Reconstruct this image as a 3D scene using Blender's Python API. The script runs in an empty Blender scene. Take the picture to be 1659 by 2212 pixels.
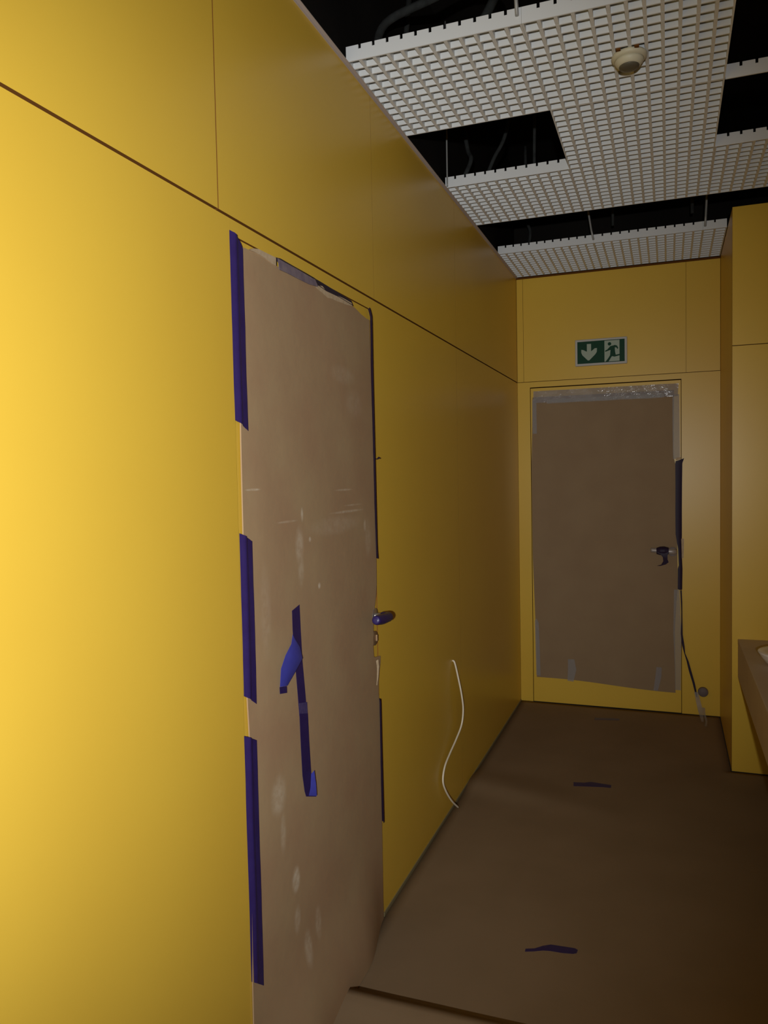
import bpy, bmesh, math, random
from mathutils import Vector, Matrix
random.seed(7)
S = bpy.context.scene
C = S.collection

# ------------------------------------------------------------------ camera
CAM = Vector((0.9136, 0.0, 1.5))
RIGHT = Vector((0.93816711, 0.34560598, -0.0199742))
UP = Vector((0.00246216, 0.05103555, 0.9986938))
FWD = Vector((-0.34617395, 0.93699086, -0.04702893))
cd = bpy.data.cameras.new('camera')
cam = bpy.data.objects.new('camera', cd)
C.objects.link(cam)
M3 = Matrix((RIGHT, UP, -FWD)).transposed()
cam.matrix_world = Matrix.Translation(CAM) @ M3.to_4x4()
cd.sensor_fit = 'HORIZONTAL'
cd.sensor_width = 36.0
cd.lens = 36.0 * 1665.162 / 1659.0
cd.clip_start = 0.02
S.camera = cam

# ------------------------------------------------------------------ world, light, exposure
wd = bpy.data.worlds.new('world')
S.world = wd
wd.use_nodes = True
wd.node_tree.nodes['Background'].inputs[0].default_value = (0.9, 0.95, 1.0, 1)
wd.node_tree.nodes['Background'].inputs[1].default_value = 0.0
# phone light, moved behind the camera to even its falloff; the only lamp
fl = bpy.data.lights.new('phone_light', 'SPOT')
fl.energy = 292.0
fl.color = (0.985, 1.0, 1.0)
fl.spot_size = math.radians(83)
fl.spot_blend = 1.0
fl.shadow_soft_size = 0.02
flo = bpy.data.objects.new('phone_light', fl)
C.objects.link(flo)
aim = (FWD - RIGHT * 0.09 + UP * 0.03).normalized()
flo.matrix_world = Matrix.Translation(Vector((0.99, -0.58, 1.53))) @ aim.to_track_quat('-Z', 'Y').to_matrix().to_4x4()
S.view_settings.view_transform = 'Standard'
S.view_settings.look = 'None'
S.view_settings.gamma = 1.0
S.view_settings.use_curve_mapping = False
S.view_settings.exposure = 0.0

# ------------------------------------------------------------------ material helpers
def mat(name, col, rough=0.6, spec=0.5, metal=0.0, noise=None, bump=None, alpha=None, coat=0.0):
    """noise = (scale, amount, second colour); bump = (scale, strength)"""
    m = bpy.data.materials.new(name)
    m.use_nodes = True
    nt = m.node_tree
    b = nt.nodes['Principled BSDF']
    b.inputs['Base Color'].default_value = (*col, 1)
    b.inputs['Roughness'].default_value = rough
    b.inputs['Specular IOR Level'].default_value = spec
    b.inputs['Metallic'].default_value = metal
    b.inputs['Coat Weight'].default_value = coat
    if alpha is not None:
        b.inputs['Alpha'].default_value = alpha
    tc = nt.nodes.new('ShaderNodeTexCoord')
    if noise:
        n = nt.nodes.new('ShaderNodeTexNoise')
        n.inputs['Scale'].default_value = noise[0]
        n.inputs['Detail'].default_value = 4.0
        nt.links.new(tc.outputs['Object'], n.inputs['Vector'])
        r = nt.nodes.new('ShaderNodeMapRange')
        r.inputs['From Min'].default_value = 0.35
        r.inputs['From Max'].default_value = 0.68
        r.inputs['To Max'].default_value = noise[1]
        nt.links.new(n.outputs['Fac'], r.inputs['Value'])
        mx = nt.nodes.new('ShaderNodeMix')
        mx.data_type = 'RGBA'
        mx.inputs['A'].default_value = (*col, 1)
        mx.inputs['B'].default_value = (*noise[2], 1)
        nt.links.new(r.outputs['Result'], mx.inputs['Factor'])
        nt.links.new(mx.outputs['Result'], b.inputs['Base Color'])
    if bump:
        n2 = nt.nodes.new('ShaderNodeTexNoise')
        n2.inputs['Scale'].default_value = bump[0]
        n2.inputs['Detail'].default_value = 3.0
        nt.links.new(tc.outputs['Object'], n2.inputs['Vector'])
        bp = nt.nodes.new('ShaderNodeBump')
        bp.inputs['Strength'].default_value = bump[1]
        bp.inputs['Distance'].default_value = 0.004
        nt.links.new(n2.outputs['Fac'], bp.inputs['Height'])
        nt.links.new(bp.outputs['Normal'], b.inputs['Normal'])
    return m

def add_marks(m, marks, col):
    """pale rub marks and scratches of the board: ellipses (y, z, ry, rz, strength) in its own plane"""
    nt = m.node_tree
    b = nt.nodes['Principled BSDF']
    src = b.inputs['Base Color'].links[0].from_socket
    tc = nt.nodes.new('ShaderNodeTexCoord')
    nz = nt.nodes.new('ShaderNodeTexNoise')
    nz.inputs['Scale'].default_value = 60.0
    nt.links.new(tc.outputs['Object'], nz.inputs['Vector'])
    nzr = nt.nodes.new('ShaderNodeMapRange')
    nzr.inputs['From Min'].default_value = 0.3
    nzr.inputs['From Max'].default_value = 0.65
    nzr.inputs['To Min'].default_value = 0.35
    nt.links.new(nz.outputs['Fac'], nzr.inputs['Value'])
    total = None
    for (y, z, ry, rz, s) in marks:
        sub = nt.nodes.new('ShaderNodeVectorMath')
        sub.operation = 'SUBTRACT'
        sub.inputs[1].default_value = (0, y, z)
        nt.links.new(tc.outputs['Object'], sub.inputs[0])
        mu = nt.nodes.new('ShaderNodeVectorMath')
        mu.operation = 'MULTIPLY'
        mu.inputs[1].default_value = (0, 1 / ry, 1 / rz)
        nt.links.new(sub.outputs[0], mu.inputs[0])
        le = nt.nodes.new('ShaderNodeVectorMath')
        le.operation = 'LENGTH'
        nt.links.new(mu.outputs[0], le.inputs[0])
        mr = nt.nodes.new('ShaderNodeMapRange')
        mr.interpolation_type = 'SMOOTHSTEP'
        mr.inputs['From Min'].default_value = 0.35
        mr.inputs['From Max'].default_value = 1.15
        mr.inputs['To Min'].default_value = s
        mr.inputs['To Max'].default_value = 0.0
        nt.links.new(le.outputs['Value'], mr.inputs['Value'])
        if total is None:
            total = mr.outputs['Result']
        else:
            a = nt.nodes.new('ShaderNodeMath')
            a.operation = 'MAXIMUM'
            nt.links.new(total, a.inputs[0])
            nt.links.new(mr.outputs['Result'], a.inputs[1])
            total = a.outputs[0]
    mm = nt.nodes.new('ShaderNodeMath')
    mm.operation = 'MULTIPLY'
    nt.links.new(total, mm.inputs[0])
    nt.links.new(nzr.outputs['Result'], mm.inputs[1])
    mx = nt.nodes.new('ShaderNodeMix')
    mx.data_type = 'RGBA'
    nt.links.new(mm.outputs[0], mx.inputs['Factor'])
    nt.links.new(src, mx.inputs['A'])
    mx.inputs['B'].default_value = (*col, 1)
    nt.links.new(mx.outputs['Result'], b.inputs['Base Color'])

YEL = mat('yellow_laminate', (0.73, 0.470, 0.052), 0.35, 0.36, noise=(2.2, 0.35, (0.68, 0.415, 0.044)), bump=(900, 0.02))
CORE = mat('brown_laminate_core', (0.20, 0.075, 0.012), 0.7, 0.2)
BACKING = mat('dark_backing', (0.14, 0.052, 0.010), 0.9, 0.1)
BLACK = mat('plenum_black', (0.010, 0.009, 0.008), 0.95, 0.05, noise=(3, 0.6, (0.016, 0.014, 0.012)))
BOARD = mat('kraft_board', (0.40, 0.275, 0.150), 0.62, 0.3, noise=(5.0, 0.65, (0.36, 0.215, 0.122)), bump=(35, 0.10))
BOARD2 = mat('kraft_board_plain', (0.30, 0.205, 0.112), 0.7, 0.2, noise=(6.0, 0.5, (0.26, 0.17, 0.092)), bump=(60, 0.06))
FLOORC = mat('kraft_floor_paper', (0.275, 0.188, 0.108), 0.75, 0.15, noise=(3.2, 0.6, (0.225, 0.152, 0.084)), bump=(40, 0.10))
TORN = mat('torn_kraft_fibre', (0.55, 0.42, 0.27), 0.9, 0.1, noise=(80, 0.6, (0.42, 0.30, 0.17)))
SCREED = mat('screed', (0.10, 0.085, 0.07), 0.9, 0.1, noise=(8, 0.5, (0.07, 0.06, 0.05)))
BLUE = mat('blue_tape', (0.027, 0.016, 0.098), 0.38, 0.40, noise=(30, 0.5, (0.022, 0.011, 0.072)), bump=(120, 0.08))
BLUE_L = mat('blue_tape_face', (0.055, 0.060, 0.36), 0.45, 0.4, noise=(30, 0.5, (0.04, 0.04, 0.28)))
BLUE_D = mat('blue_tape_shaded', (0.022, 0.011, 0.034), 0.55, 0.3)  # darker copy of the blue tape, shade put into its colour
OVERLAP = mat('blue_tape_frayed', (0.075, 0.055, 0.15), 0.6, 0.3, noise=(90, 0.7, (0.04, 0.028, 0.11)))
LILAC = mat('blue_tape_back', (0.235, 0.185, 0.20), 0.5, 0.3, noise=(40, 0.7, (0.13, 0.095, 0.14)))
CLEAR = mat('clear_tape', (0.47, 0.45, 0.43), 0.45, 0.35, alpha=0.30, bump=(60, 0.3))
CLEAR_S = mat('clear_tape_shiny', (0.45, 0.43, 0.44), 0.15, 0.7, alpha=0.34, bump=(60, 0.5))
COUNTER = mat('counter_wrap', (0.58, 0.46, 0.34), 0.6, 0.3, noise=(6, 0.5, (0.50, 0.385, 0.275)))
WHITE = mat('white_enamel', (0.74, 0.755, 0.75), 0.5, 0.3)
TRIMG = mat('trim_grey', (0.52, 0.44, 0.39), 0.5, 0.4)
CREAM = mat('cream_plastic', (0.62, 0.585, 0.43), 0.45, 0.4)
DARKPL = mat('shaded_plastic', (0.11, 0.10, 0.07), 0.4, 0.4)
STEEL = mat('brushed_steel', (0.60, 0.57, 0.53), 0.32, 0.5, metal=0.9)
PALE = mat('pale_satin_metal', (0.42, 0.38, 0.35), 0.42, 0.5, metal=0.3)
BRASS = mat('dull_brass', (0.30, 0.19, 0.10), 0.42, 0.4, metal=0.6)
PVC = mat('white_cable', (0.80, 0.72, 0.56), 0.5, 0.4)
GREYL = mat('grey_enamel', (0.30, 0.265, 0.26), 0.5, 0.4)
GREY = mat('grey_rubber', (0.17, 0.135, 0.13), 0.6, 0.3)
HOSE = mat('dusty_grey_hose', (0.040, 0.043, 0.041), 0.85, 0.1, noise=(30, 0.7, (0.018, 0.018, 0.018)))
ZINC = mat('zinc_rod', (0.34, 0.34, 0.32), 0.5, 0.4, metal=0.3)
SIGNG = mat('sign_green', (0.010, 0.055, 0.028), 0.5, 0.12)
SIGNW = mat('sign_pale', (0.36, 0.43, 0.34), 0.4, 0.25)
SIGNF = mat('sign_frame', (0.50, 0.48, 0.43), 0.5, 0.4)
CERAM = mat('white_ceramic', (0.85, 0.82, 0.80), 0.15, 0.6)
add_marks(BOARD, [
    (1.825, 1.402, 0.008, 0.020, 0.75), (1.807, 1.320, 0.026, 0.055, 0.45), (1.812, 1.26, 0.02, 0.05, 0.3), (2.274, 1.343, 0.012, 0.022, 0.55),
    (1.869, 1.333, 0.008, 0.008, 0.9), (1.920, 1.201, 0.009, 0.010, 0.9), (1.659, 0.714, 0.040, 0.055, 0.45),
    (1.738, 0.463, 0.024, 0.036, 0.9), (1.677, 0.612, 0.016, 0.06, 0.30), (1.740, 0.357, 0.020, 0.04, 0.40),
    (1.856, 0.285, 0.020, 0.05, 0.36), (1.789, 0.250, 0.024, 0.055, 0.5), (1.580, 1.4735, 0.036, 0.0032, 0.7),
    (2.108, 1.4605, 0.075, 0.0035, 0.45), (1.742, 1.3885, 0.062, 0.0035, 0.40), (2.136, 1.395, 0.14, 0.0045, 0.55),
    (2.18, 1.413, 0.075, 0.003, 0.35), (2.05, 1.36, 0.20, 0.03, 0.20), (2.30, 1.30, 0.03, 0.07, 0.22), (1.62, 1.18, 0.03, 0.12, 0.15),
    (2.12, 1.80, 0.10, 0.03, 0.18), (2.2, 1.72, 0.08, 0.05, 0.15)], (0.66, 0.56, 0.42))

# ------------------------------------------------------------------ object helpers
def link(name, me, m, parent=None):
    o = bpy.data.objects.new(name, me)
    C.objects.link(o)
    if m is not None and len(me.materials) == 0:
        me.materials.append(m)
    if parent is not None:
        o.parent = parent
    return o

def tag(o, label=None, cat=None, group=None, kind=None):
    if label: o['label'] = label
    if cat: o['category'] = cat
    if group: o['group'] = group
    if kind: o['kind'] = kind
    return o

def empty(name, loc=(0, 0, 0)):
    o = bpy.data.objects.new(name, None)
    o.empty_display_size = 0.05
    C.objects.link(o)
    o.location = loc
    return o

def from_bm(bm, name, m, parent=None, smooth=False):
    bmesh.ops.recalc_face_normals(bm, faces=bm.faces)
    if smooth:
        for f in bm.faces: f.smooth = True
    me = bpy.data.meshes.new(name)
    bm.to_mesh(me)
    bm.free()
    return link(name, me, m, parent)

def add_box(bm, x0, x1, y0, y1, z0, z1):
    v = [bm.verts.new(p) for p in ((x0, y0, z0), (x1, y0, z0), (x1, y1, z0), (x0, y1, z0), (x0, y0, z1), (x1, y0, z1), (x1, y1, z1), (x0, y1, z1))]
    for f in ((0, 3, 2, 1), (4, 5, 6, 7), (0, 1, 5, 4), (1, 2, 6, 5), (2, 3, 7, 6), (3, 0, 4, 7)):
        bm.faces.new([v[i] for i in f])

def box(name, x0, x1, y0, y1, z0, z1, m, parent=None, bevel=0.0):
    bm = bmesh.new()
    add_box(bm, x0, x1, y0, y1, z0, z1)
    if bevel:
        bmesh.ops.bevel(bm, geom=bm.edges[:], offset=bevel, segments=2, affect='EDGES', profile=0.5)
    return from_bm(bm, name, m, parent)

def prism(name, pts, axis, d0, d1, m, parent=None):
    """2-D outline extruded: axis 'X' takes (y, z) outlines, 'Y' takes (x, z), 'Z' takes (x, y)"""
    def P(a, b, d):
        return {'X': (d, a, b), 'Y': (a, d, b), 'Z': (a, b, d)}[axis]
    bm = bmesh.new()
    A = [bm.verts.new(P(a, b, d0)) for a, b in pts]
    B = [bm.verts.new(P(a, b, d1)) for a, b in pts]
    bm.faces.new(A)
    bm.faces.new(B[::-1])
    bm.normal_update()
    n = len(pts)
    for i in range(n):
        bm.faces.new((A[i], B[i], B[(i + 1) % n], A[(i + 1) % n]))
    bmesh.ops.triangulate(bm, faces=[f for f in bm.faces if len(f.verts) > 4])
    return from_bm(bm, name, m, parent)

def sheet(name, rows, thick, m, parent=None, nrm=(1, 0, 0), smooth=True):
    """a grid of points given thickness along -nrm (tape, paper, board)"""
    bm = bmesh.new()
    n = Vector(nrm) * thick
    T = [[bm.verts.new(Vector(p)) for p in r] for r in rows]
    U = [[bm.verts.new(Vector(p) - n) for p in r] for r in rows]
    R, K = len(rows), len(rows[0])
    for i in range(R - 1):
        for j in range(K - 1):
            f = bm.faces.new((T[i][j], T[i][j + 1], T[i + 1][j + 1], T[i + 1][j]))
            f.smooth = smooth
            f = bm.faces.new((U[i][j], U[i + 1][j], U[i + 1][j + 1], U[i][j + 1]))
            f.smooth = smooth
    def rim(a, b, c, d):
        bm.faces.new([bm.verts.new(v.co) for v in (a, b, c, d)])
    for i in range(R - 1):
        rim(T[i][0], T[i + 1][0], U[i + 1][0], U[i][0])
        rim(T[i][-1], U[i][-1], U[i + 1][-1], T[i + 1][-1])
    for j in range(K - 1):
        rim(T[0][j], U[0][j], U[0][j + 1], T[0][j + 1])
        rim(T[-1][j], T[-1][j + 1], U[-1][j + 1], U[-1][j])
    return from_bm(bm, name, m, parent)

def catmull(pts, n=6):
    P = [Vector(p) for p in pts]
    P = [P[0] * 2 - P[1]] + P + [P[-1] * 2 - P[-2]]
    out = []
    for i in range(1, len(P) - 2):
        for k in range(n):
            t = k / n
            a, b, c, d = P[i - 1], P[i], P[i + 1], P[i + 2]
            out.append(0.5 * ((2 * b) + (c - a) * t + (2 * a - 5 * b + 4 * c - d) * t * t + (3 * b - a - 3 * c + d) * t ** 3))
    out.append(P[-2])
    return out

def tube(name, pts, r, m, parent=None, seg=8, n=6, smooth=True):
    """round tube along a smoothed path, r a number or a list per control point"""
    path = catmull(pts, n) if len(pts) > 2 else [Vector(p) for p in pts]
    def rad(i):
        if not isinstance(r, (list, tuple)): return r
        u = i / (len(path) - 1) * (len(r) - 1)
        k = min(int(u), len(r) - 2)
        return r[k] * (1 - (u - k)) + r[k + 1] * (u - k)
    bm = bmesh.new()
    rings = []
    t0 = (path[1] - path[0]).normalized()
    ref = Vector((0, 0, 1)) if abs(t0.z) < 0.9 else Vector((1, 0, 0))
    nx = (ref - t0 * ref.dot(t0)).normalized()
    for i, p in enumerate(path):
        t = (path[min(i + 1, len(path) - 1)] - path[max(i - 1, 0)]).normalized()
        nx = (nx - t * nx.dot(t)).normalized()
        ny = t.cross(nx)
        rings.append([bm.verts.new(p + (nx * math.cos(2 * math.pi * k / seg) + ny * math.sin(2 * math.pi * k / seg)) * rad(i)) for k in range(seg)])
    for a, b in zip(rings[:-1], rings[1:]):
        for k in range(seg):
            f = bm.faces.new((a[k], a[(k + 1) % seg], b[(k + 1) % seg], b[k]))
            f.smooth = smooth
    bm.faces.new(rings[0][::-1])
    bm.faces.new(rings[-1])
    return from_bm(bm, name, m, parent)

def lathe(name, prof, m, parent=None, seg=32, mtx=None, sx=1.0, sy=1.0):
    """profile of (radius, height) turned about its own Z"""
    bm = bmesh.new()
    rings = []
    for r, h in prof:
        rings.append([bm.verts.new((max(r, 1e-5) * sx * math.cos(2 * math.pi * k / seg), max(r, 1e-5) * sy * math.sin(2 * math.pi * k / seg), h)) for k in range(seg)])
    for a, b in zip(rings[:-1], rings[1:]):
        for k in range(seg):
            f = bm.faces.new((a[k], a[(k + 1) % seg], b[(k + 1) % seg], b[k]))
            f.smooth = True
    bm.faces.new(rings[0][::-1])
    bm.faces.new(rings[-1])
    if mtx is not None:
        bmesh.ops.transform(bm, matrix=mtx, verts=bm.verts)
    return from_bm(bm, name, m, parent)

def wob(x, k=1.0):
    return math.sin(x * 13.1 * k) * 0.5 + math.sin(x * 29.7 * k + 1.3) * 0.3 + math.sin(x * 61.3 * k + 0.4) * 0.2

def smooth01(t):
    t = max(0.0, min(1.0, t))
    return t * t * (3 - 2 * t)

# ------------------------------------------------------------------ the setting
L, ZS, ZC = 5.0044, 2.0821, 2.7494          # back wall, panel joint height, ceiling height
XC, YC = 1.2046, 4.1051                      # corner of the right-hand wall block
Y0 = -2.4                                    # end of the passage behind the camera
XE = 2.45
D1A, D1B, D1Z = 1.5215, 2.3890, 2.0435       # opening of the left door
D2A, D2B, D2Z = 0.0825, 0.9875, 2.0443       # opening of the back door
PT = 0.016                                   # panel thickness

tag(box('floor', -0.2, XE + 0.1, Y0 - 0.1, L + 0.2, -0.15, -0.004, SCREED), kind='structure')
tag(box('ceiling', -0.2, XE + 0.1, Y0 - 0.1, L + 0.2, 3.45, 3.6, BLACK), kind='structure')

def panel(parent, x0, x1, y0, y1, z0, z1):
    o = box('wall_panel', x0, x1, y0, y1, z0, z1, YEL, parent)
    o.data.materials.append(CORE)              # laminate faces, dark core showing at the cut edges
    ax = min(range(3), key=lambda k: (x1 - x0, y1 - y0, z1 - z0)[k])
    for f in o.data.polygons:
        if abs(f.normal[ax]) < 0.5: f.material_index = 1
    return o

def backing(name, boxes, m=BACKING):
    bm = bmesh.new()
    for b in boxes: add_box(bm, *b)
    return tag(from_bm(bm, name, m), kind='structure')

# left wall: dark backing with a door opening, yellow laminate panels in front
G = 0.0022
wl = backing('wall_left', [(-0.16, -PT - 0.001, Y0, D1A - 0.002, 0, ZC), (-0.16, -PT - 0.001, D1B + 0.002, L + 0.1, 0, ZC),
                           (-0.16, -PT - 0.001, D1A - 0.002, D1B + 0.002, D1Z + 0.002, ZC), (-0.16, -0.07, D1A - 0.002, D1B + 0.002, 0, D1Z + 0.002)])
YJ = [Y0, 0.532, 1.4749, 2.4176, 3.470, L - 0.002]
for a, b in zip(YJ[:-1], YJ[1:]):
    panel(wl, -PT, 0, a + (G * 0.8 if a < 2 else 0.0007), b - (G * 0.8 if b < 2 else 0.0007), ZS + 0.0032, ZC - 0.002)
zt = ZS - 0.0032
panel(wl, -PT, 0, Y0, 0.532 - G, 0.012, zt)
panel(wl, -PT, 0, 0.532 + G, D1A - 0.0015, 0.012, zt)
panel(wl, -PT, 0, D1A - 0.0013, D1B + 0.0013, D1Z + 0.0012, zt)
panel(wl, -PT, 0, D1B + 0.0015, 3.470 - 0.0008, 0.012, zt)
panel(wl, -PT, 0, 3.470 + 0.0008, L - 0.002, 0.012, zt)
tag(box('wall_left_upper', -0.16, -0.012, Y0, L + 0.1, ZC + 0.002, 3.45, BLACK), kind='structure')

# back wall
wb = backing('wall_back', [(-0.02, D2A - 0.002, L + PT + 0.001, L + 0.15, 0, ZC), (D2B + 0.002, XC + 0.5, L + PT + 0.001, L + 0.15, 0, ZC),
                           (D2A - 0.002, D2B + 0.002, L + PT + 0.001, L + 0.15, D2Z + 0.002, ZC), (D2A - 0.002, D2B + 0.002, L + 0.07, L + 0.15, 0, D2Z + 0.002)])
for a, b in ((0.001, 0.042), (0.042, 1.015), (1.015, XC - 0.001)):
    panel(wb, a + 0.0008, b - 0.0008, L, L + PT, ZS + 0.0016, ZC - 0.012)
panel(wb, 0.001, D2A - 0.0012, L, L + PT, 0.006, ZS - 0.0016)
panel(wb, D2A - 0.001, D2B + 0.001, L, L + PT, D2Z + 0.002, ZS - 0.0016)
panel(wb, D2B + 0.0012, XC - 0.001, L, L + PT, 0.006, ZS - 0.0016)
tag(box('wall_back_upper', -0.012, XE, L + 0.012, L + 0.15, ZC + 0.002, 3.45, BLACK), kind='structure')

# right-hand wall block (projects into the passage)
wr = backing('wall_right', [(XC + PT + 0.001, XE, YC + PT + 0.001, L + 0.01, 0, ZC)])
ZS2 = ZS + 0.010
panel(wr, XC, 2.10, YC, YC + PT, 0.006, ZS2 - 0.0018)
panel(wr, XC, 2.10, YC, YC + PT, ZS2 + 0.0018, ZC)
panel(wr, 2.1025, XE, YC, YC + PT, 0.006, ZC)
panel(wr, XC, XC + PT, YC + PT + 0.0005, L - 0.0005, 0.006, ZC)
# walls out of view that close the place
tag(box('wall_outer', XE, XE + 0.1, Y0, L + 0.1, 0, 3.45, YEL), kind='structure')
tag(box('wall_front', -0.16, XE, Y0 - 0.1, Y0, 0, 3.45, YEL), kind='structure')

# grey edge angles: ceiling edge on the left wall, foot of the left wall
bm = bmesh.new()
add_box(bm, 0.0, 0.0018, Y0, L - 0.001, ZC - 0.008, ZC - 0.0005)
add_box(bm, 0.0, 0.012, Y0, L - 0.001, ZC - 0.002, ZC - 0.0003)
tag(from_bm(bm, 'trim_1', TRIMG), kind='structure')
tag(box('shade_strip_back', 0.002, XC - 0.002, L - 0.012, L + PT, ZC - 0.011, ZC - 0.004, BACKING), kind='structure')  # dark strip standing in for the shadow gap under the back ceiling
tag(box('baseboard_left', -PT, 0.0035, D1B + 0.002, L - 0.001, -0.003, 0.0135, mat('foot_strip', (0.24, 0.20, 0.10), 0.6)), kind='structure')
tag(box('baseboard_left_near', -PT, 0.0035, Y0, D1A - 0.002, -0.003, 0.0135, bpy.data.materials['foot_strip']), kind='structure')

# ------------------------------------------------------------------ left door with its wrapped lever
d1 = empty('door_1', (0, (D1A + D1B) / 2, 0))
tag(d1, kind='structure')
def child(o, p):
    o.parent = p
    o.matrix_parent_inverse = Matrix.Translation(-p.location)
    return o
child(box('door_leaf', -0.044, -0.0015, D1A + 0.0015, D1B - 0.0015, 0.008, D1Z - 0.0015, YEL, bevel=0.001), d1)
child(lathe('lock_rose', [(0.0, 0.0), (0.022, 0.0), (0.024, 0.002), (0.024, 0.006), (0.021, 0.008), (0.0, 0.008)], BRASS, seg=24,
            mtx=Matrix.Translation((-0.0012, 2.352, 0.965)) @ Matrix.Rotation(math.pi / 2, 4, 'Y')), d1)
cy = child(box('lock_cylinder', 0.006, 0.014, 2.347, 2.358, 0.955, 0.978, BRASS, bevel=0.003), d1)
child(lathe('handle_rose', [(0.0, 0.0), (0.025, 0.0), (0.026, 0.003), (0.024, 0.009), (0.0, 0.009)], STEEL, seg=24,
            mtx=Matrix.Translation((-0.0012, 2.352, 1.04)) @ Matrix.Rotation(math.pi / 2, 4, 'Y')), d1)
lv = child(tube('lever_handle', [(0.006, 2.352, 1.040), (0.035, 2.352, 1.040), (0.054, 2.345, 1.040), (0.059, 2.315, 1.042), (0.060, 2.27, 1.046), (0.060, 2.225, 1.052)],
                [0.010, 0.010, 0.0105, 0.010, 0.010, 0.009], STEEL, seg=12), d1)
lv['label'] = 'door lever bandaged in blue tape'
wr_ = tube('tape_wrapping', [(0.030, 2.352, 1.040), (0.053, 2.346, 1.040), (0.0595, 2.318, 1.042), (0.0605, 2.27, 1.046), (0.0605, 2.222, 1.051), (0.0605, 2.214, 1.052)],
           [0.0135, 0.0165, 0.0155, 0.0175, 0.0150, 0.006], BLUE, seg=12)
wr_.parent = lv

# ------------------------------------------------------------------ brown board taped over the left door
zmin = 0.004
def right_edge(z):
    pts = [(2.030, 2.346), (2.004, 2.355), (1.693, 2.363), (1.391, 2.367), (1.237, 2.374), (1.16, 2.374), (1.10, 2.366), (1.068, 2.350), (1.018, 2.338), (0.948, 2.330),
           (0.905, 2.334), (0.895, 2.404), (0.844, 2.384), (0.794, 2.368), (0.747, 2.378), (0.332, 2.378), (0.052, 2.372), (0.0, 2.376)]
    for (z1, y1), (z0, y0) in zip(pts[:-1], pts[1:]):
        if z0 <= z <= z1: return y0 + (y1 - y0) * (z - z0) / (z1 - z0)
    return pts[0][1]
def left_edge(z):
    pts = [(2.03, 1.551), (1.595, 1.536), (1.0, 1.531), (0.913, 1.536), (0.33, 1.520), (0.0, 1.516)]
    for (z1, y1), (z0, y0) in zip(pts[:-1], pts[1:]):
        if z0 <= z <= z1: return y0 + (y1 - y0) * (z - z0) / (z1 - z0)
    return pts[0][1]
def top_edge(y):
    pts = [(1.5, 2.020), (1.549, 2.024), (1.607, 2.030), (1.668, 2.028), (1.712, 2.023), (1.833, 2.027), (1.975, 2.020), (2.06, 2.017), (2.205, 2.019), (2.273, 2.011), (2.35, 2.003), (2.5, 2.0)]
    for (a, za), (b, zb) in zip(pts[:-1], pts[1:]):
        if a <= y <= b: return za + (zb - za) * (y - a) / (b - a) + 0.0022 * wob(y, 3.5)
    return 2.02
def board_x(y, z):
    flare = smooth01((0.36 - z) / 0.36) ** 1.6
    along = 0.046 * smooth01((2.40 - y) / 0.30) * smooth01((y - 1.50) / 0.28)
    belly = 0.005 * math.sin(math.pi * max(0, min(1, (y - 1.52) / 0.86))) * (1 + 0.4 * wob(z * 0.15 + y * 0.05))
    near = smooth01((y - 1.53) / 0.10)
    return 0.0040 + 0.0018 * near + flare * along + belly + 0.0009 * wob(y * 0.5 + z * 0.23) * near
zs_l = sorted(set([0.904, 0.896, 0.947, 1.018, 1.068, 0.844, 0.747] + [zmin + i * 0.0335 for i in range(60)]))
rows = []
for i, z in enumerate(zs_l):
    r = []
    a, b = left_edge(z), right_edge(z)
    for j in range(33):
        y = a + (b - a) * j / 32 + (0.0012 * wob(z, 6) if j == 32 else 0)
        zz = z if i < len(zs_l) - 1 else top_edge(y)
        r.append((board_x(y, zz), y, zz))
    rows.append(r)
bd = empty('protective_board', (0.01, 1.95, 0))
tag(bd, 'scuffed brown board sheet taped over the left wall door', 'board')
child(sheet('board_sheet', rows, 0.0032, BOARD), bd)
t1 = prism('torn_paper', [(1.590, 2.026), (1.606, 2.034), (1.631, 2.039), (1.680, 2.040), (1.716, 2.041), (1.716, 2.021), (1.70, 2.0215), (1.668, 2.0255), (1.64, 2.027), (1.612, 2.0275)], 'X', 0.0004, 0.0098, TORN)
child(t1, bd)
t2 = prism('torn_paper', [(1.940, 2.018), (1.960, 2.027), (1.984, 2.031), (2.010, 2.022), (2.060, 2.026), (2.138, 2.028), (2.195, 2.027), (2.201, 2.018), (2.16, 2.0135), (2.12, 2.012), (2.08, 2.009), (2.053, 2.010), (2.02, 2.006), (1.985, 2.012)], 'X', 0.0004, 0.0112, TORN)
child(t2, bd)
fp = sheet('torn_flap', [[(0.010, 2.345, 0.892), (0.013, 2.356, 0.894)], [(0.014, 2.342, 0.868), (0.017, 2.352, 0.872)], [(0.014, 2.338, 0.836), (0.016, 2.346, 0.838)], [(0.012, 2.338, 0.812), (0.013, 2.342, 0.812)]], 0.0006, TORN)
child(fp, bd)

# ------------------------------------------------------------------ blue tape on the left door
def edge_tape(name, zt_, zb_, ya, yb, skew_t, skew_b, label, hook=0.0):
    """strip with its left half on the wall panel and its right half on the board, a crease along it"""
    rows = []
    n = 26
    for i in range(n + 1):
        t = i / n
        r = []
        for k in range(9):
            u = k / 8
            z = (zt_ + skew_t * u - hook * u ** 3) * (1 - t) + (zb_ + skew_b * u) * t
            yw = ya + (yb - ya) * u + 0.0012 * wob(z * 0.4)
            y = yw - (0.004 + (left_shift(z)))
            base = 0.0010 + (board_x(max(y, 1.53), z) + 0.0014) * smooth01(u / 0.24)
            ridge = 0.0030 * math.exp(-((u - 0.34) / 0.10) ** 2)
            r.append((base + ridge + 0.0004 * wob(z * 1.3 + u), y, z))
        rows.append(r)
    return tag(sheet(name, rows, 0.0004, BLUE), label, 'tape', 'blue tape along the left edge of the near door')
def left_shift(z):
    return 0.0
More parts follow.
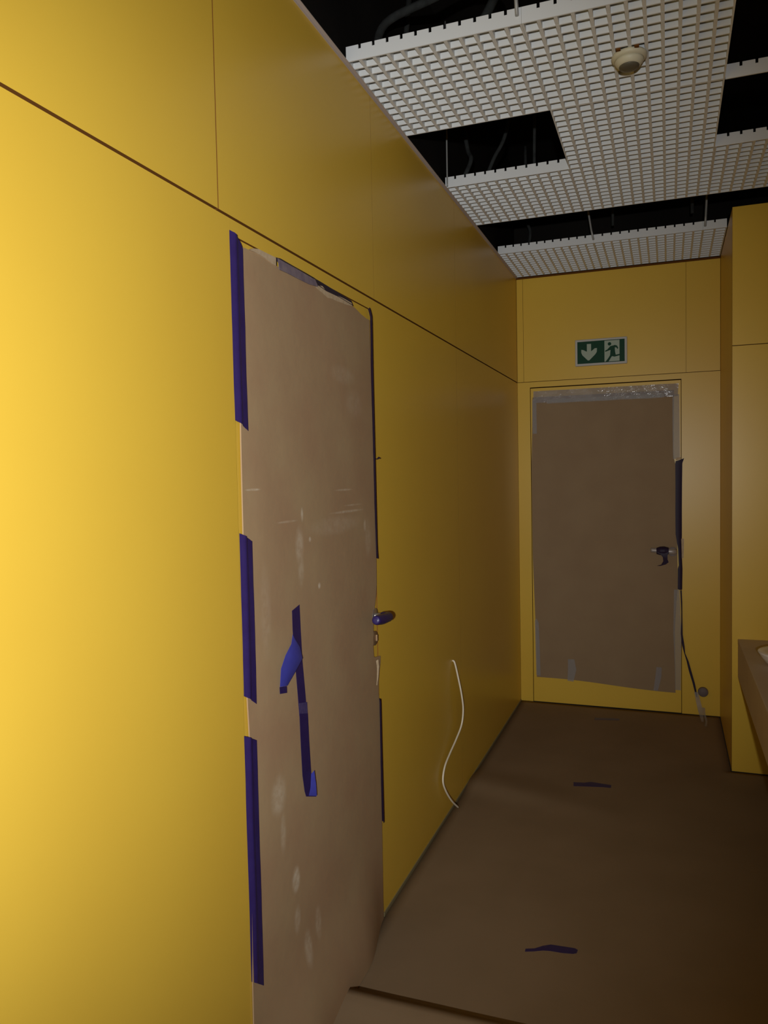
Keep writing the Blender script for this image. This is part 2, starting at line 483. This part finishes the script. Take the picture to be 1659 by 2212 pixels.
edge_tape('tape_strip', 2.052, 1.631, 1.521, 1.566, -0.014, -0.022, 'long blue tape strip at the top left corner of the near door', hook=0.016)
edge_tape('tape_strip', 1.376, 1.002, 1.526, 1.570, -0.022, -0.030, 'middle one of three blue tape strips along the near door edge')
edge_tape('tape_strip', 0.911, 0.330, 1.522, 1.566, -0.024, -0.036, 'lowest and longest blue tape strip along the near door edge')

# tape over the top edge of the board: a pale folded piece and a dark piece
ta = sheet('tape_strip', [[(0.0035, 1.722, 2.0445), (0.004, 1.752, 2.0485), (0.004, 1.82, 2.0475), (0.004, 1.90, 2.0470), (0.004, 1.95, 2.046)],
                          [(0.012, 1.722, 2.030), (0.0125, 1.755, 2.037), (0.0125, 1.82, 2.040), (0.0125, 1.90, 2.0395), (0.0125, 1.95, 2.0385)]], 0.0005, BLUE_D)
tag(ta, 'lilac-grey folded tape piece on the top edge of the near door', 'tape')
tb = sheet('tape_underside', [[(0.0126, 1.720, 2.040), (0.0130, 1.76, 2.039), (0.0130, 1.82, 2.039), (0.0130, 1.88, 2.038), (0.0130, 1.935, 2.037)],
                          [(0.0150, 1.722, 2.013), (0.0155, 1.76, 2.014), (0.0150, 1.82, 2.014), (0.0145, 1.89, 2.015), (0.0140, 1.950, 2.021)]], 0.0005, LILAC)
tb.parent = ta
tc_ = sheet('tape_strip', [[(0.0030, 1.872, 2.0445), (0.0035, 1.92, 2.046), (0.003, 2.0, 2.045), (0.003, 2.1, 2.042), (0.003, 2.215, 2.038)],
                           [(0.0138, 1.905, 2.031), (0.0135, 1.945, 2.026), (0.0125, 2.01, 2.022), (0.0125, 2.1, 2.024), (0.0125, 2.205, 2.020)]], 0.0006, BLUE_D)
tag(tc_, 'dark tape strip hanging off the torn top edge of the near door', 'tape')

# narrow tapes folded around the far edge of the board
def far_tape(pts, w, label):
    rows = []
    P = catmull([(0, y, z) for y, z in pts], 4)
    for q in P:
        rows.append([(0.0115, q.y - w, q.z), (0.0125, q.y - w * 0.3, q.z), (0.006, q.y + w * 0.35, q.z), (0.0008, q.y + w * 0.7, q.z)])
    return tag(sheet('tape_strip', rows, 0.0006, BLUE_D), label, 'tape', 'dark tape along the far edge of the near door')
far_tape([(2.352, 2.042), (2.366, 2.025), (2.371, 2.0), (2.370, 1.85), (2.371, 1.694), (2.374, 1.39), (2.376, 1.27), (2.382, 1.226)], 0.0095, 'long dark tape strip down the far upper edge of the near door')
far_tape([(2.376, 0.756), (2.380, 0.738), (2.381, 0.60), (2.384, 0.45), (2.386, 0.332)], 0.0085, 'short dark tape strip at the far edge below the lever')
tag(tube('tape_shred', [(0.004, 2.378, 1.556), (0.010, 2.392, 1.556), (0.011, 2.402, 1.560), (0.012, 2.414, 1.559)], [0.0012, 0.0016, 0.0032, 0.0022], BLUE_D, seg=6), 'tiny dark shred of tape poking from the far door edge', 'tape')

# the figure 1 stuck on the board in blue tape
one = empty('tape_numeral', (0.012, 1.80, 0.64))
tag(one, 'figure 1 made of blue tape pieces on the brown near board', 'numeral')
def flat_tape(name, outline, lift, m, parent):
    """outline: list of (left, right) point pairs (y, z) from top to bottom"""
    rows = []
    for i, (a, b) in enumerate(outline):
        r = []
        for k in range(5):
            u = k / 4
            y = a[0] + (b[0] - a[0]) * u
            z = a[1] + (b[1] - a[1]) * u
            r.append((board_x(y, z) + (lift(i, u) if callable(lift) else lift), y, z))
        rows.append(r)
    return child(sheet(name, rows, 0.0004, m), parent)
flat_tape('tape_piece', [((1.752, 1.160), (1.795, 1.169)), ((1.752, 1.11), (1.797, 1.10)), ((1.759, 1.03), (1.801, 1.02)), ((1.768, 0.95), (1.811, 0.94)), ((1.775, 0.880), (1.819, 0.872))], 0.0010, BLUE, one)
flat_tape('tape_piece', [((1.774, 0.888), (1.822, 0.874)), ((1.777, 0.80), (1.826, 0.795)), ((1.782, 0.72), (1.832, 0.718)), ((1.792, 0.675), (1.838, 0.67)), ((1.800, 0.657), (1.844, 0.640))],
          lambda i, u: 0.0018 + (0.008 * u if i == 4 else 0), BLUE, one)
o_ = flat_tape('tape_overlap', [((1.7725, 0.915), (1.818, 0.905)), ((1.774, 0.887), (1.820, 0.874))], 0.0024, OVERLAP, one)
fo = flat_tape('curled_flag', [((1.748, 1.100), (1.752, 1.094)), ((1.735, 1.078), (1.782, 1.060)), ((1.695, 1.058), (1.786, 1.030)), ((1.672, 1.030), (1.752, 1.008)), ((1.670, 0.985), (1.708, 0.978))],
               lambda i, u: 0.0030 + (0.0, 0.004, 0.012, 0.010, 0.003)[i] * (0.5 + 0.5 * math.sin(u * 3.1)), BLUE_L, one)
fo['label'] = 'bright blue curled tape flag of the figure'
flat_tape('tape_end', [((1.670, 0.984), (1.707, 0.977)), ((1.671, 0.967), (1.707, 0.960))], 0.0034, BLUE, one)
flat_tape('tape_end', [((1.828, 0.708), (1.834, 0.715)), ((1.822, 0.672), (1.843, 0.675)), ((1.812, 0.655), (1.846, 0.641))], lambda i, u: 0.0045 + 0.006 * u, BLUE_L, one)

# ------------------------------------------------------------------ white cable hanging out of the left wall
cb = tube('wall_cable', [(-0.004, 3.325, 0.662), (0.010, 3.322, 0.655), (0.024, 3.33, 0.583), (0.034, 3.345, 0.505), (0.036, 3.362, 0.432), (0.030, 3.352, 0.364), (0.022, 3.282, 0.318), (0.016, 3.200, 0.284), (0.014, 3.122, 0.253), (0.014, 3.090, 0.204), (0.018, 3.118, 0.149), (0.026, 3.182, 0.080), (0.034, 3.265, 0.016)],
          0.0040, PVC, seg=10)
tag(cb, 'thin white cable curling out of the yellow wall to the floor', 'cable')

# ------------------------------------------------------------------ floor: brown paper sheets with ridges, blue tape marks
def floor_z(x, y):
    z = 0.0
    # soft fold across the passage
    d = y - (3.60 - 0.24 * x)
    z += 0.017 * math.exp(-(d / (0.09 if d <= 0 else 0.14)) ** 2) * (1 - smooth01((x - 0.1) / 0.75))
    z += 0.0012 * (wob(x * 0.25 + y * 0.13) + wob(y * 0.21 - x * 0.1))
    return max(z, -0.001)
def lip_z(x, y):
    # near sheet: its far end curls up over the sheet below it
    d = y - 1.965
    return 0.034 * math.exp(-(d / 0.11) ** 2) + 0.0012 * wob(x * 0.4)
def paper(xs, ys, zf, keep, label):
    bm = bmesh.new()
    V = {}
    for i in range(len(xs) - 1):
        for j in range(len(ys) - 1):
            if not keep((xs[i] + xs[i + 1]) / 2, (ys[j] + ys[j + 1]) / 2): continue
            q = []
            for a, b in ((i, j), (i + 1, j), (i + 1, j + 1), (i, j + 1)):
                if (a, b) not in V:
                    x, y = zf(xs[a], ys[b])[:2]
                    V[(a, b)] = bm.verts.new(zf(xs[a], ys[b]))
                q.append(V[(a, b)])
            bm.faces.new(q).smooth = True
    bmesh.ops.recalc_face_normals(bm, faces=bm.faces)
    bmesh.ops.solidify(bm, geom=bm.faces[:], thickness=0.0012)
    return tag(from_bm(bm, 'floor_paper', FLOORC), label, 'floor cover', 'brown protective floor sheets')
def rng(a, b, n): return [a + (b - a) * i / n for i in range(n + 1)]
fx = rng(0.0045, XC - 0.004, 26) + rng(XC + 0.05, XE - 0.01, 8)
fy = rng(1.80, YC - 0.006, 92) + rng(YC + 0.02, L - 0.006, 26)
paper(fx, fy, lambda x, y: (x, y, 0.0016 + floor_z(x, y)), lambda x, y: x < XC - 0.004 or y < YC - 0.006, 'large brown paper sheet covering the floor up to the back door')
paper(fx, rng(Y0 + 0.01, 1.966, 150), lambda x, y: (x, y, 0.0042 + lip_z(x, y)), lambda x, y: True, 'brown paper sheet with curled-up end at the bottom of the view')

def floor_tape(pairs, label):
    rows = []
    for a, b in pairs:
        rows.append([(a[0], a[1], 0.0034 + floor_z(*a)), ((a[0] + b[0]) / 2, (a[1] + b[1]) / 2, 0.0040 + floor_z(*a)), (b[0], b[1], 0.0034 + floor_z(*b))])
    return tag(sheet('floor_tape', rows, 0.0004, BLUE, nrm=(0, 0, 1)), label, 'tape', 'blue tape marks on the floor')
floor_tape([((0.489, 2.343), (0.488, 2.358)), ((0.515, 2.353), (0.515, 2.369)), ((0.54, 2.366), (0.538, 2.391)), ((0.562, 2.371), (0.560, 2.405)), ((0.60, 2.373), (0.60, 2.408)), ((0.632, 2.379), (0.634, 2.410)), ((0.642, 2.386), (0.644, 2.404))],
           'twisted blue tape mark on the floor nearest the camera')
floor_tape([((0.486, 3.688), (0.480, 3.738)), ((0.53, 3.700), (0.53, 3.745)), ((0.572, 3.708), (0.558, 3.766)), ((0.62, 3.718), (0.616, 3.758)), ((0.655, 3.720), (0.655, 3.755))],
           'dark tape mark lying mid floor between the two others')
floor_tape([((0.492, 4.736), (0.490, 4.780)), ((0.54, 4.750), (0.54, 4.788)), ((0.59, 4.758), (0.588, 4.800)), ((0.634, 4.768), (0.632, 4.804))],
           'faint dark tape mark on the floor just before the back door')

# ------------------------------------------------------------------ back door, its board, tapes and lever
d2 = empty('door_2', ((D2A + D2B) / 2, L, 0))
tag(d2, kind='structure')
child(box('door_leaf', D2A + 0.002, D2B - 0.002, L + 0.001, L + 0.045, 0.008, D2Z - 0.004, YEL, bevel=0.001), d2)
MT = lambda x, z, o: Matrix.Translation((x, L - o, z)) @ Matrix.Rotation(math.pi / 2, 4, 'X')
child(lathe('handle_rose', [(0.0, 0.0), (0.026, 0.0), (0.028, 0.004), (0.026, 0.020), (0.0, 0.021)], GREYL, seg=24, mtx=MT(0.936, 1.003, 0.006)), d2)
lv2 = child(tube('lever_handle', [(0.948, L - 0.005, 1.006), (0.948, L - 0.034, 1.006), (0.940, L - 0.052, 1.007), (0.915, L - 0.056, 1.009), (0.87, L - 0.056, 1.012), (0.812, L - 0.054, 1.015)],
           [0.015, 0.016, 0.0180, 0.0175, 0.0170, 0.0130], PALE, seg=12), d2)
tw = (tube('tape_wrapping', [(0.915, L - 0.056, 1.012), (0.890, L - 0.056, 1.012), (0.866, L - 0.056, 1.011), (0.845, L - 0.056, 1.010)], [0.020, 0.027, 0.026, 0.019], BLUE_D, seg=10))
tw.parent = lv2
tl = child(sheet('tape_tail', [[(0.846, L - 0.078, 1.004), (0.914, L - 0.076, 1.010)], [(0.868, L - 0.080, 0.992), (0.908, L - 0.078, 0.984)], [(0.882, L - 0.076, 0.974), (0.908, L - 0.074, 0.962)],
                                [(0.884, L - 0.070, 0.950), (0.914, L - 0.070, 0.944)], [(0.872, L - 0.066, 0.928), (0.898, L - 0.066, 0.930)], [(0.846, L - 0.064, 0.920), (0.866, L - 0.064, 0.920)]], 0.0006, BLUE_D, nrm=(0, -1, 0)), d2)

def back_x(x, z):
    return L - 0.0055 - 0.002 * wob(x * 0.3 + z * 0.2)
b2rows = []
NZ, NX = 40, 18
def lerp_pts(pts, z):
    for (z1, x1), (z0, x0) in zip(pts[:-1], pts[1:]):
        if z0 <= z <= z1: return x0 + (x1 - x0) * (z - z0) / (z1 - z0)
    return pts[-1][1] if z < pts[-1][0] else pts[0][1]
for i in range(NZ + 1):
    r = []
    for j in range(NX + 1):
        u = j / NX
        zb = 0.170 - 0.038 * smooth01((u - 0.12) / 0.88)
        z = zb + (1.982 - zb) * i / NZ
        a = lerp_pts([(1.99, 0.098), (1.741, 0.092), (1.563, 0.086), (0.964, 0.088), (0.511, 0.102), (0.0, 0.108)], z)
        b = lerp_pts([(1.99, 0.946), (1.58, 0.942), (1.53, 0.957), (0.78, 0.966), (0.68, 0.957), (0.503, 0.948), (0.0, 0.953)], z)
        x = a + (b - a) * u
        r.append((x, back_x(x, z), z))
    b2rows.append(r)
tag(sheet('protective_board', b2rows, 0.0034, BOARD2, nrm=(0, -1, 0)), 'plain brown board covering the back door below the exit sign', 'board')

def clear(outline, label, off=0.0012, crinkle=0.0, m=None):
    """clear packing tape on the back board: list of (left, right) pairs (x, z)"""
    rows = []
    for i, (a, b) in enumerate(outline):
        r = []
        for k in range(5):
            u = k / 4
            x = a[0] + (b[0] - a[0]) * u
            z = a[1] + (b[1] - a[1]) * u
            r.append((x, min(back_x(x, z), L - 0.0025) - off - crinkle * (0.5 + 0.5 * wob(x * 2.3 + z * 1.7)), z))
        rows.append(r)
    return tag(sheet('clear_tape', rows, 0.0002, m or CLEAR, nrm=(0, -1, 0)), label, 'tape', 'clear packing tape on the back door')
xs = [0.104 + i * (0.968 - 0.104) / 70 for i in range(71)]
clear([((x, 1.944 + 0.004 * wob(x)), (x + (0.004 if x > 0.9 else 0), 2.020)) for x in xs], 'wide crinkled clear tape band across the top of the back door', crinkle=0.010, m=CLEAR_S)
clear([((x, 1.938 + 0.003 * wob(x * 1.7)), (x, 1.962 + 0.004 * wob(x * 2.1))) for x in [0.19 + i * 0.05 for i in range(15)]], 'narrow pale clear tape strip beneath the wide top band', off=0.013)
clear([((0.095, 1.968), (0.122, 1.966)), ((0.095, 1.86), (0.122, 1.86)), ((0.096, 1.750), (0.123, 1.750))], 'short clear tape strip at the upper left of the back board')
clear([((0.938, 1.955), (0.976, 1.955)), ((0.938, 1.76), (0.978, 1.76)), ((0.941, 1.566), (0.980, 1.566))], 'clear tape strip at the upper right of the back board')
clear([((0.097, 0.540), (0.108, 0.555)), ((0.097, 0.52), (0.122, 0.525)), ((0.100, 0.36), (0.127, 0.36)), ((0.104, 0.182), (0.130, 0.180))], 'clear tape strip at the lower left of the back board')
clear([((0.944, 0.770), (0.976, 0.770)), ((0.940, 0.50), (0.986, 0.50)), ((0.948, 0.30), (0.984, 0.30)), ((0.950, 0.150), (0.982, 0.150))], 'long clear tape strip at the lower right of the back board')
clear([((0.306, 0.300), (0.346, 0.302)), ((0.306, 0.23), (0.358, 0.235)), ((0.302, 0.160), (0.340, 0.158))], 'small clear tape patch at the bottom left of the back board', crinkle=0.006)
clear([((0.842, 0.286), (0.872, 0.286)), ((0.836, 0.23), (0.870, 0.225)), ((0.824, 0.140), (0.850, 0.138))], 'small shiny clear tape patch at the bottom right of the back board', crinkle=0.010, m=CLEAR_S)

tag(sheet('tape_strip', [[(0.955, L - 0.012, 1.552), (0.978, L - 0.012, 1.560), (1.003, L - 0.010, 1.569)], [(0.953, L - 0.011, 1.535), (0.975, L - 0.012, 1.537), (0.993, L - 0.006, 1.540)],
                         [(0.954, L - 0.011, 1.40), (0.974, L - 0.012, 1.40), (0.991, L - 0.004, 1.40)], [(0.953, L - 0.010, 1.25), (0.973, L - 0.012, 1.25), (0.990, L - 0.004, 1.25)],
                         [(0.954, L - 0.011, 1.11), (0.973, L - 0.013, 1.11), (0.990, L - 0.004, 1.11)], [(0.968, L - 0.013, 1.02), (0.978, L - 0.014, 1.02), (0.988, L - 0.005, 1.02)],
                         [(0.972, L - 0.012, 0.92), (0.982, L - 0.014, 0.92), (0.992, L - 0.004, 0.92)], [(0.966, L - 0.011, 0.898), (0.980, L - 0.014, 0.898), (0.993, L - 0.004, 0.898)],
                         [(0.966, L - 0.011, 0.773), (0.980, L - 0.014, 0.770), (0.991, L - 0.004, 0.772)]], 0.0005, BLUE_D, nrm=(0, -1, 0)),
    'dark blue tape strip beside the lever of the back door', 'tape')
tag(sheet('paper_scrap', [[(0.986, L - 0.006, 1.082), (1.001, L - 0.005, 1.082)], [(0.988, L - 0.007, 1.02), (1.000, L - 0.006, 1.02)], [(0.989, L - 0.006, 0.962), (0.998, L - 0.005, 0.965)]], 0.0005, TORN, nrm=(0, -1, 0)),
    'small pale paper scrap behind the dark tape of the back door', 'paper')
tag(sheet('paper_scrap', [[(0.958, L - 0.016, 1.574), (0.986, L - 0.014, 1.576)], [(0.957, L - 0.016, 1.556), (0.982, L - 0.0145, 1.563)]], 0.0005, TORN, nrm=(0, -1, 0)),
    'tiny pale torn scrap on top of the dark back door tape', 'paper')
# peeled, twisted tape hanging from the jamb to the floor
pts = [(0.984, 0.768), (0.987, 0.70), (0.989, 0.611), (0.988, 0.498), (0.997, 0.427), (1.004, 0.385), (1.021, 0.335), (1.036, 0.272), (1.055, 0.203), (1.068, 0.141), (1.072, 0.118)]
wd_ = [0.006, 0.006, 0.004, 0.008, 0.010, 0.005, 0.009, 0.011, 0.010, 0.008, 0.004]
rows = []
for (x, z), w in zip(pts, wd_):
    rows.append([(x - w * 0.7, L - 0.013, z + 0.002), (x, L - 0.017, z), (x + w * 0.7, L - 0.013, z - 0.002)])
hp = empty('peeled_tape', (1.03, L - 0.02, 0.0))
tag(hp, 'peeled twisted tape hanging from the back door frame to the floor', 'tape')
child(sheet('dark_strand', rows, 0.0008, BLUE_D, nrm=(0, -1, 0)), hp)
child(sheet('clear_strand', [[(1.058, L - 0.018, 0.150), (1.080, L - 0.018, 0.150)], [(1.068, L - 0.022, 0.09), (1.094, L - 0.022, 0.09)], [(1.078, L - 0.03, 0.045), (1.106, L - 0.03, 0.045)],
                             [(1.086, L - 0.075, 0.022), (1.108, L - 0.08, 0.020)], [(1.094, L - 0.15, 0.010), (1.106, L - 0.15, 0.010)]], 0.0003, CLEAR, nrm=(0, -1, 0)), hp)
child(sheet('pale_end', [[(1.103, L - 0.024, 0.060), (1.118, L - 0.024, 0.058)], [(1.108, L - 0.06, 0.030), (1.120, L - 0.06, 0.028)], [(1.116, L - 0.14, 0.014), (1.127, L - 0.145, 0.014)],
                         [(1.108, L - 0.225, 0.009), (1.119, L - 0.23, 0.009)]], 0.0004, CLEAR, nrm=(0, -1, 0)), hp)
ds = lathe('door_stop', [(0.0, 0.0), (0.026, 0.0), (0.029, 0.004), (0.029, 0.020), (0.025, 0.026), (0.0, 0.027)], GREY, seg=24, mtx=MT(1.108, 0.152, 0.0))
tag(ds, 'round grey rubber door stop low beside the back door', 'door stop')

# ------------------------------------------------------------------ exit sign on the back wall
sg = empty('exit_sign', (0.523, L, 2.242))
tag(sg, 'green exit sign with down arrow and running figure', 'sign')
X0, X1, Z0, Z1 = 0.3675, 0.6790, 2.1585, 2.3225
child(box('sign_frame', X0, X1, L - 0.020, L, Z0, Z1, SIGNF, bevel=0.004), sg)
IX0, IX1, IZ0, IZ1 = X0 + 0.0145, X1 - 0.0145, Z0 + 0.014, Z1 - 0.014
child(box('green_plate', IX0, IX1, L - 0.0212, L - 0.019, IZ0, IZ1, SIGNG), sg)
def SP(u, v):
    return (IX0 + (IX1 - IX0) * u, IZ1 - (IZ1 - IZ0) * v)
def mark(name, uv, d, m):
    return child(prism(name, [SP(u, v) for u, v in uv], 'Y', L - 0.0212 - d, L - 0.0210, m), sg)
mark('arrow', [(0.205, 0.12), (0.295, 0.12), (0.295, 0.46), (0.375, 0.33), (0.420, 0.33), (0.415, 0.50), (0.385, 0.60), (0.255, 0.865), (0.225, 0.865), (0.110, 0.62), (0.085, 0.50), (0.085, 0.36), (0.130, 0.38), (0.205, 0.47)], 0.0008, SIGNW)
mark('doorway', [(0.578, 0.03), (0.893, 0.03), (0.893, 0.97), (0.578, 0.97)], 0.0008, SIGNW)
man = mark('running_figure', [(0.70, 0.29), (0.80, 0.25), (0.845, 0.29), (0.868, 0.40), (0.850, 0.44), (0.825, 0.36), (0.795, 0.36), (0.80, 0.55), (0.815, 0.69), (0.905, 0.66), (0.905, 0.72), (0.79, 0.775), (0.735, 0.745), (0.715, 0.80), (0.665, 0.97), (0.60, 0.97),
                              (0.655, 0.83), (0.695, 0.70), (0.705, 0.46), (0.655, 0.49), (0.595, 0.53), (0.590, 0.48), (0.64, 0.43)], 0.0014, SIGNG)
fh = mark('figure_head', [(0.685 + 0.037 * math.cos(t * math.pi / 8), 0.185 + 0.078 * math.sin(t * math.pi / 8)) for t in range(16)], 0.0014, SIGNG)

fh.parent = man
fh.matrix_parent_inverse = Matrix.Identity(4)

# ------------------------------------------------------------------ open-cell ceiling panels
PX = [0.003, 0.533, 1.087, 1.640]
PY = [2.212 + 0.5537 * i for i in range(6)]
HB, TB, TC = 0.045, 0.0100, 0.0046
_bl = {}
def cross_mesh(w, n):
    key = ('c', round(w, 4), n)
    if key in _bl: return _bl[key]
    c = w / n
    bm = bmesh.new()
    # strip of quads between the notches keeps the faces clean
    segs = []
    px = 0.0
    for i in range(1, n + 1):
        x = i * c
        if i < n:
            segs += [(px, x - 0.0043, HB), (x - 0.0043, x + 0.0043, HB - 0.0125)]
            px = x + 0.0043
        else:
            segs += [(px, x, HB)]
    for y, flip in ((0.0, False), (TC, True)):
        for a, b, h in segs:
            q = [bm.verts.new(c_) for c_ in ((a, y, 0), (b, y, 0), (b, y, h), (a, y, h))]
            bm.faces.new(q[::-1] if flip else q)
    top = []
    for a, b, h in segs: top += [(a, h), (b, h)]
    loop = [(0.0, 0.0)] + top + [(w, 0.0)]
    for (xa, za), (xb, zb) in zip(loop, loop[1:] + loop[:1]):
        if abs(xa - xb) + abs(za - zb) > 1e-6:
            bm.faces.new([bm.verts.new(c_) for c_ in ((xa, 0, za), (xa, TC, za), (xb, TC, zb), (xb, 0, zb))])
    me = bpy.data.meshes.new('cross_blade')
    bm.to_mesh(me)
    bm.free()
    me.materials.append(WHITE)
    _bl[key] = me
    return me
def long_mesh(l, t):
    key = ('l', round(l, 4), t)
    if key in _bl: return _bl[key]
    bm = bmesh.new()
    add_box(bm, 0, t, 0.0015, l - 0.0015, 0.0002, HB - 0.0135)
    bmesh.ops.recalc_face_normals(bm, faces=bm.faces)
    me = bpy.data.meshes.new('long_blade')
    bm.to_mesh(me)
    bm.free()
    me.materials.append(WHITE)
    _bl[key] = me
    return me
def grid_panel(x0, x1, y0, y1, nx, label, ny=12):
    p = empty('ceiling_panel', (x0, y0, ZC))
    tag(p, label, 'ceiling panel', 'white open-cell ceiling panels')
    g = 0.0003
    w, l = x1 - x0 - 2 * g, y1 - y0 - 2 * g
    for i in range(ny + 1):
        o = link('cross_blade', cross_mesh(w, nx), None, p)
        o.location = (g, g + (l - TC) * i / ny, 0)
    for i in range(nx + 1):
        t = TB / 2 if i in (0, nx) else TB      # edge blades are half as wide, two meet at a joint
        o = link('long_blade', long_mesh(l, t), None, p)
        o.location = (g if i == 0 else (g + w - t if i == nx else g + w * i / nx - t / 2), g, 0)
    return p
grid_panel(PX[0], PX[1], PY[0], PY[1], 12, 'white grid ceiling panel at the left wall nearest the camera')
grid_panel(PX[1], PX[2], PY[0], PY[1], 12, 'white grid ceiling panel carrying the smoke detector')
grid_panel(PX[1], PX[2], PY[1], PY[2], 12, 'white grid ceiling panel right of the square black opening')
grid_panel(PX[0], PX[1], PY[2], PY[3], 12, 'white grid ceiling panel at the left wall behind the square opening')
grid_panel(PX[1], PX[2], PY[2], PY[3], 12, 'white grid ceiling panel in mid ceiling before the far gap')
grid_panel(PX[2], PX[3], PY[2], PY[3], 12, 'white grid ceiling panel at the right before the wall block')
grid_panel(PX[0], PX[1], PY[4], L - 0.012, 12, 'white grid ceiling panel in the far left corner at the back wall')
grid_panel(PX[1], PX[2], PY[4], L - 0.012, 12, 'white grid ceiling panel above the exit sign at the back wall')
grid_panel(PX[2], XC - 0.003, PY[4], L - 0.012, 2, 'narrow cut grid ceiling panel between back wall and wall block')
cr = empty('ceiling_rail', (PX[2], PY[1], ZC))
tag(cr, 'lone notched white ceiling rail crossing the black gap at right', 'ceiling rail')
o = link('rail_bar', cross_mesh(PX[3] - PX[2] - 0.002, 12), None, cr)
o.location = (0.001, 0.001, 0)

# smoke detector under the grid
det = empty('smoke_detector', (0.806, 2.500, ZC))
tag(det, 'cream round smoke detector under the white ceiling grid', 'smoke detector')
RX = Matrix.Rotation(math.pi, 4, 'X')
lathe('detector_base', [(0.0, 0.0), (0.050, 0.0), (0.052, 0.004), (0.051, 0.010), (0.044, 0.015), (0.0, 0.015)], CREAM, det, mtx=RX)
dome = lathe('detector_dome', [(0.043, 0.0145), (0.041, 0.022), (0.035, 0.030), (0.031, 0.033), (0.0, 0.034)], CREAM, det, mtx=RX)
lathe('detector_cap', [(0.0, 0.0325), (0.030, 0.0325), (0.029, 0.036), (0.018, 0.040), (0.0, 0.041)], DARKPL, dome, mtx=RX)
for sx in (-0.030, 0.022):
    box('dark_gap_block', sx - 0.005, sx + 0.008, -0.055, -0.046, -0.006, 0.0, BACKING, det)  # added dark blocks that imitate black gaps in the grid behind

# hanger rods and cables in the dark void over the ceiling
def rod(pts, r, label, m=ZINC):
    return tag(tube('hanger_rod', pts, r, m, seg=8, n=2), label, 'hanger', 'hangers above the ceiling')
rod([(0.522, 2.206, 2.770), (0.515, 2.207, 2.95), (0.508, 2.207, 3.45)], 0.0055, 'pale hanger rod at the front edge of the nearest ceiling panels')
rod([(0.533, 4.419, 2.765), (0.506, 4.424, 2.92), (0.45, 4.43, 3.45)], 0.0055, 'pale hanger rod slanting through the far ceiling gap')
rod([(1.097, 4.419, 2.765), (1.105, 4.424, 2.92), (1.13, 4.43, 3.45)], 0.0060, 'pale hanger rod near the wall block in the far gap')
rod([(0.014, 3.312, 2.752), (0.014, 3.312, 2.84), (0.016, 3.312, 3.45)], 0.0035, 'thin wire hanger at the wall corner of the square opening')
rod([(1.04, 4.62, 2.90), (1.04, 4.62, 3.15), (1.04, 4.62, 3.45)], 0.009, 'short grey pipe end hanging in the far ceiling gap', HOSE)
rod([(0.62, 4.66, 2.90), (0.62, 4.66, 3.15), (0.62, 4.66, 3.45)], 0.008, 'dim grey pipe end left of the slanting far hanger', HOSE)
def hose(pts, r, label):
    return tag(tube('ceiling_cable', pts, r, HOSE, seg=8), label, 'cable', 'cables above the ceiling')
hose([(0.10, 2.36, 2.80), (0.02, 2.45, 2.88), (0.02, 2.52, 3.02), (0.16, 2.58, 3.10), (0.30, 2.62, 3.15), (0.40, 2.55, 3.08), (0.42, 2.42, 2.97), (0.40, 2.34, 2.86), (0.36, 2.34, 2.81)], 0.014, 'loop of grey cable above the nearest ceiling panel')
hose([(0.12, 2.60, 2.80), (0.06, 2.70, 2.92), (-0.0, 2.80, 3.06), (0.0, 2.90, 3.44)], 0.011, 'grey cable rising along the wall above the nearest panel')
hose([(0.06, 3.40, 2.80), (0.09, 3.44, 2.90), (0.06, 3.50, 2.98), (0.02, 3.55, 3.20), (0.02, 3.55, 3.44)], 0.010, 'crumpled grey cable behind the corner wire of the square opening')
hose([(0.16, 3.42, 2.80), (0.19, 3.46, 2.90), (0.23, 3.50, 3.00), (0.26, 3.52, 3.16), (0.27, 3.52, 3.44)], 0.0085, 'grey cable rising in the middle of the square opening')
hose([(0.36, 3.50, 2.80), (0.36, 3.52, 3.00), (0.37, 3.52, 3.44)], 0.007, 'dim straight cable at the right in the square opening')
hose([(0.14, 4.62, 2.80), (0.15, 4.66, 2.92), (0.12, 4.70, 3.05), (0.12, 4.70, 3.44)], 0.009, 'dim cable at the left of the far ceiling gap')

# ------------------------------------------------------------------ wash counter with basin at the right edge
ct = empty('wash_counter', (1.60, 3.3, 0.667))
tag(ct, 'brown board-wrapped wash counter at the wall block', 'counter')
CT0 = 1.230
child(box('counter_top', CT0, XE - 0.01, 2.30, YC - 0.001, 0.640, 0.667, COUNTER, bevel=0.003), ct)
child(box('side_apron', CT0 + 0.001, CT0 + 0.022, 2.30, YC - 0.002, 0.478, 0.6395, COUNTER, bevel=0.002), ct)
child(box('front_apron', CT0 + 0.023, XE - 0.012, 2.301, 2.322, 0.478, 0.6395, COUNTER, bevel=0.002), ct)
for lx in (1.9, 2.35):
    for ly in (2.40, 3.95):
        child(box('bracket', lx, lx + 0.04, ly, ly + 0.04, 0.003, 0.6395, STEEL, bevel=0.002), ct)
bs = lathe('wash_basin', [(0.0, 0.0005), (0.205, 0.0005), (0.222, 0.010), (0.238, 0.032), (0.247, 0.048), (0.250, 0.0535), (0.246, 0.0560), (0.215, 0.0560), (0.200, 0.050), (0.16, 0.030), (0.03, 0.016), (0.0, 0.016)], CERAM, seg=48, sx=1.0, sy=0.72)
bs.location = (1.519, 3.605, 0.667)
tag(bs, 'white oval wash basin on the brown counter', 'basin')
